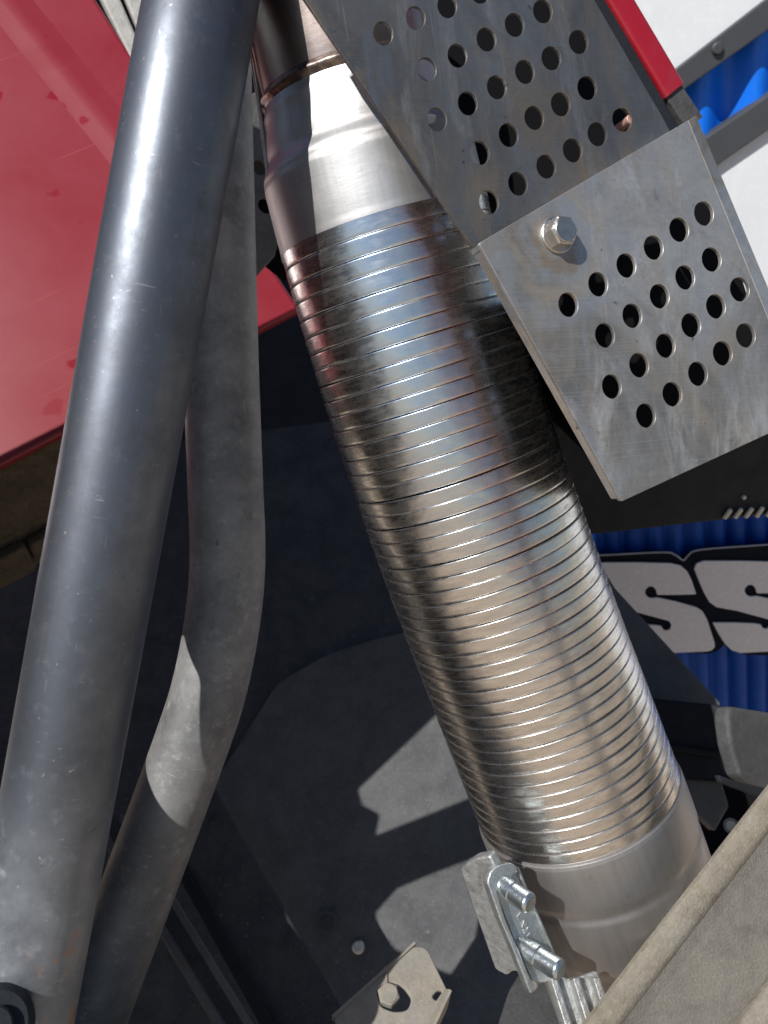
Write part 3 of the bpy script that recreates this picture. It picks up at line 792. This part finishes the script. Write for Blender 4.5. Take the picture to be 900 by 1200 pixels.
# dark beam above the sign, with sun spots built as a row of pale pegs
BE = Plane(P(700, 600, .74), P(900, 590, .76), P(800, 540, .72))
be = thing("dark_beam", BE.hit(800, 570), "wide black beam behind the paler shield with a row of small pale dots standing in for sun spots along its lower edge", "beam")
slab("beam_face", BE, [(640, 500), (1100, 430), (1100, 585), (905, 604), (712, 626), (640, 632)], MAT_BLACK, .03, .004, parent=be, bres=3)
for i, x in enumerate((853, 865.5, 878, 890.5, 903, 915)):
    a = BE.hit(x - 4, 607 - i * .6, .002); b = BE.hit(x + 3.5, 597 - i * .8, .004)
    cylinder("sun_dot", a, b, .0022, MAT_DOT_SCREW, be, 12, chamfer=.0008)
a = BE.hit(871, 582, .0005); cylinder("screw", a, a + BE.n * .003, .002, MAT_DOT_SCREW, be, 10, chamfer=.0006)

# dark parts right of the pipe
TB = Plane(P(740, 720, .80), P(840, 822, .78), P(760, 820, .78))
gb = slab("gusset", TB, rounded([(690, 640), (722, 690), (845, 824), (840, 842), (760, 838), (700, 800)], 3), MAT_GREY, .02, .002)
tag(gb, "grey triangular gusset between the hose and the lettered sign", "gusset")
BB = Plane(P(770, 820, .74), P(850, 828, .73), P(780, 905, .72))
bb = thing("black_block", BB.hit(810, 870), "black ribbed block right of the hose, under the gusset", "block")
slab("block_face", BB, rounded([(740, 815), (846, 826), (846, 845), (848, 900), (862, 918), (740, 912)], 4), MAT_BLACK, .03, .003, parent=bb, bres=3)
slab("back_plate", Plane(P(700, 840, .80), P(900, 850, .80), P(700, 1000, .74)), [(690, 836), (930, 856), (930, 1040), (690, 1040)], MAT_DARKENER_BACK, .006, .001, parent=bb)
slab("rib", BB, [(750, 868), (846, 882), (846, 888), (750, 874)], MAT_BLACK, .004, .001, parent=bb, off=.0042)
lk = slab("link_arm", Plane(P(800, 905, .72), P(870, 925, .72), P(810, 990, .70)), rounded([(800, 900), (846, 915), (855, 945), (838, 975), (812, 950)], 4), MAT_GREY, .012, .002)
tag(lk, "dark grey lever arm in the gap below the black block", "lever")
q = P(857, 968, .56); nk = cylinder("pipe_plug", q + ray(857, 968) * .012, q, .0055, MAT_BLACK, None, 24, chamfer=.002)
tag(nk, "small round grey plug by the dusty frame rail", "plug")
# grey casting at the right edge
fa = [P(*p) for p in [(880, 858, .50), (905, 866, .50), (960, 884, .50), (1040, 908, .50)]]
ft = thing("grey_casting", P(880, 870, .50), "worn grey rounded casting at the right edge above the dusty rail", "casting")
FT = Plane(P(850, 830, .50), P(900, 838, .52), P(870, 920, .49))
slab("casting_body", FT, rounded([(855, 827), (1060, 860), (1060, 990), (905, 935), (868, 910), (857, 872), (853, 842)], 5), MAT_FITTING, .012, .003, parent=ft, bres=4)
slab("pinch_plate", FT, rounded([(843, 908), (858, 914), (900, 924), (896, 936), (846, 917)], 2), MAT_BLACK, .004, .0008, parent=ft, off=.008)

# ------------------------------------------------------------------ dusty frame rail, lower right
ra = P(590, 1322, .392); rb = P(1010, 782, .45)
d = (rb - ra).normalized()
n0 = RC @ Vector((.10, .30, .95)); n_ = (n0 - d * n0.dot(d)).normalized(); s_ = d.cross(n_)
if s_.dot(RC @ Vector((1, -.5, 0))) < 0: s_ = -s_
fr = thing("frame_rail", ra.lerp(rb, .5), "wide dusty tan frame rail with a rounded rim across the lower right corner", "frame rail")
rim = [(.004, -.007), (.0002, -.003), (.0008, -.0006), (.0025, .0010), (.005, .0016), (.010, .0015), (.0125, .0006), (.0145, -.0012), (.0155, -.0022), (.0155, -.03), (.012, -.03)]
extrude_profile("rim", rim, ra, rb, s_, n_, MAT_RIM, fr, nseg=60)
web = [(.0157, -.0023), (.022, -.0036), (.030, -.004), (.060, -.004), (.060, -.03), (.0157, -.03)]
extrude_profile("web", web, ra, rb, s_, n_, MAT_RAIL, fr, smooth=False, nseg=4)
lip = rounded([(.0602, -.03), (.0602, .000, .002), (.066, .004, .003), (.076, .003, .003), (.076, -.03)], 0.0, 5)
extrude_profile("lip", lip, ra, rb, s_, n_, MAT_RIM, fr, nseg=4)
extrude_profile("outer_web", [(.0762, -.004), (.2, -.006), (.2, -.03), (.0762, -.03)], ra, rb, s_, n_, MAT_RAIL, fr, smooth=False)

# ------------------------------------------------------------------ saddle clamp at the pipe's foot
CL = Plane(P(540, 1018, .415), P(640, 1130, .418), P(660, 1040, .438))
cl = thing("saddle_clamp", P(600, 1080, .42), "galvanised saddle clamp with two threaded studs on the hose's bottom sleeve", "clamp")
# cast cheek seen nearly edge on, on the left
CK = Plane(P(540, 1020, .444), P(625, 1165, .440), P(580, 1010, .424))
slab("cast_cheek", CK, rounded([(539, 1018), (556, 1006), (574, 1003), (584, 1022), (606, 1085), (618, 1125), (630, 1158), (622, 1166), (612, 1140), (600, 1138), (594, 1144), (580, 1136), (562, 1085), (550, 1050)], 4), MAT_CAST, .006, .0012, parent=cl, bres=3)
CI = Plane(P(575, 1005, .424), P(640, 1120, .426), P(620, 1040, .430))
slab("channel_wall", CI, rounded([(571, 1034), (575, 1021), (585, 1014), (601, 1011), (608, 1018), (598, 1030), (582, 1043), (592, 1076), (608, 1114), (619, 1140), (628, 1160), (622, 1166), (608, 1130), (596, 1100), (587, 1080)], 4), MAT_GALV, .006, .0009, parent=cl, bres=3, off=.003)
slab("channel_floor", CI, rounded([(580, 1042), (598, 1029), (607, 1019), (649, 1119), (655, 1135), (640, 1152), (626, 1152), (608, 1114)], 4), MAT_GALV, .003, .0006, parent=cl, off=-.004)
EDG = [CI.hit(*p, -.003) for p in [(606, 1016), (614, 1036), (632, 1078), (651, 1122)]]
tube("channel_edge", catmull(EDG, 5), .0009, MAT_GALV, cl, 8)
# stamped marks on the channel floor
marks = [[(610, 1070), (606, 1074), (609, 1079)], [(610, 1082), (614, 1078), (612, 1086), (617, 1083)], [(613, 1090), (619, 1090)], [(619, 1087), (614, 1094)], [(617, 1098), (621, 1094), (622, 1099), (618, 1102)], [(622, 1103), (618, 1107), (624, 1108)]]
for mk in marks:
    tube("stamped_mark", [CI.hit(x, y, -.0038) for x, y in mk], .0005, MAT_CAST, cl, 6)
def stud(a, b, r):
    A, B = P(*a), P(*b); d = (B - A).normalized(); L = (B - A).length
    pts = []; R = []
    pts.append(A); R.append(r * 1.04); s0 = L * .48
    pts.append(A + d * s0); R.append(r * 1.04)
    n = 14
    for i in range(n + 1):
        f = s0 + .0006 + (L - s0 - .002) * i / n
        pts.append(A + d * f); R.append(r * (.99 if i % 2 else .95))
    pts += [B - d * .0008, B, B - d * .0002, B - d * .003]; R += [r * .9, r * .74, r * .42, r * .30]
    return tube("stud", pts, R, MAT_ZINC, cl, 32)
stud((582, 1032, .427), (622, 1060, .409), .0058)
stud((606, 1106, .429), (658, 1138, .409), .0058)
# lower finned leg of the clamp
LG = Plane(P(650, 1150, .425), P(705, 1200, .42), P(690, 1140, .43))
slab("leg_plate", LG, rounded([(645, 1138), (668, 1148), (700, 1138), (716, 1180), (700, 1215), (664, 1215)], 3), MAT_CAST, .004, .001, parent=cl, off=-.004)
for x in (650, 676, 700):
    slab("fin", LG, rounded([(x - 5, 1146), (x + 4, 1146), (x + 24, 1208), (x + 15, 1212)], 2), MAT_CAST, .009, .0012, parent=cl, off=.003)

# ------------------------------------------------------------------ tan bracket at the bottom
TK = Plane(P(393, 1190, .545), P(525, 1165, .56), P(455, 1128, .575))
tk = thing("tan_bracket", TK.hit(455, 1170), "small tan angle bracket with a hex bolt and slotted holes at the bottom edge", "bracket")
slab("bracket_face", TK, rounded([(392, 1192), (452, 1132), (484, 1108, 8), (500, 1110, 8), (526, 1164), (505, 1215), (396, 1215)], 3), MAT_TAN, .004, .001, parent=tk, bres=3,
     holes=[rounded([(440, 1160), (452, 1151), (472, 1155), (483, 1170), (478, 1184), (462, 1186), (446, 1180)], 6), rounded([(506, 1168), (513, 1160), (519, 1161), (511, 1173)], 3)])
A = TK.hit(527, 1164, .0); B = TK.hit(500, 1222, .0); d = (B - A).normalized()
s_ = TK.n.cross(d); s_ = s_ if s_.dot(RC @ Vector((1, 0, 0))) > 0 else -s_
extrude_profile("side_flange", [(-.0045, .0005), (-.001, .006), (.001, .006), (.001, -.025), (-.0005, -.025)], A, B, s_, TK.n, MAT_TAN, tk, smooth=False)
A = TK.hit(390, 1192, 0); B = TK.hit(486, 1106, 0); d = (B - A).normalized(); s_ = TK.n.cross(d)
extrude_profile("rolled_edge", rounded([(-.0012, -.006), (.0012, -.006), (.0012, .0022), (-.0012, .0022)], .0008, 3), A, B, s_, TK.n, MAT_TAN, tk)
A = TK.hit(452, 1133, .0003); B = TK.hit(453, 1154, .0003)
tube("weld_line", [A, A.lerp(B, .5) + TK.n * .0003, B], .0012, MAT_TAN, tk, 8)
hexbolt(TK, 455, 1168, .0082, .006, tk, MAT_TAN, False, -.003)
SB = Plane(P(600, 1190, .56), P(680, 1190, .56), P(620, 1130, .60))
sb = slab("lower_plate", SB, rounded([(575, 1225), (596, 1160), (620, 1120), (700, 1130), (700, 1225)], 6), MAT_FITTING, .01, .002)
tag(sb, "grey plate edge under the saddle clamp at the bottom", "plate")
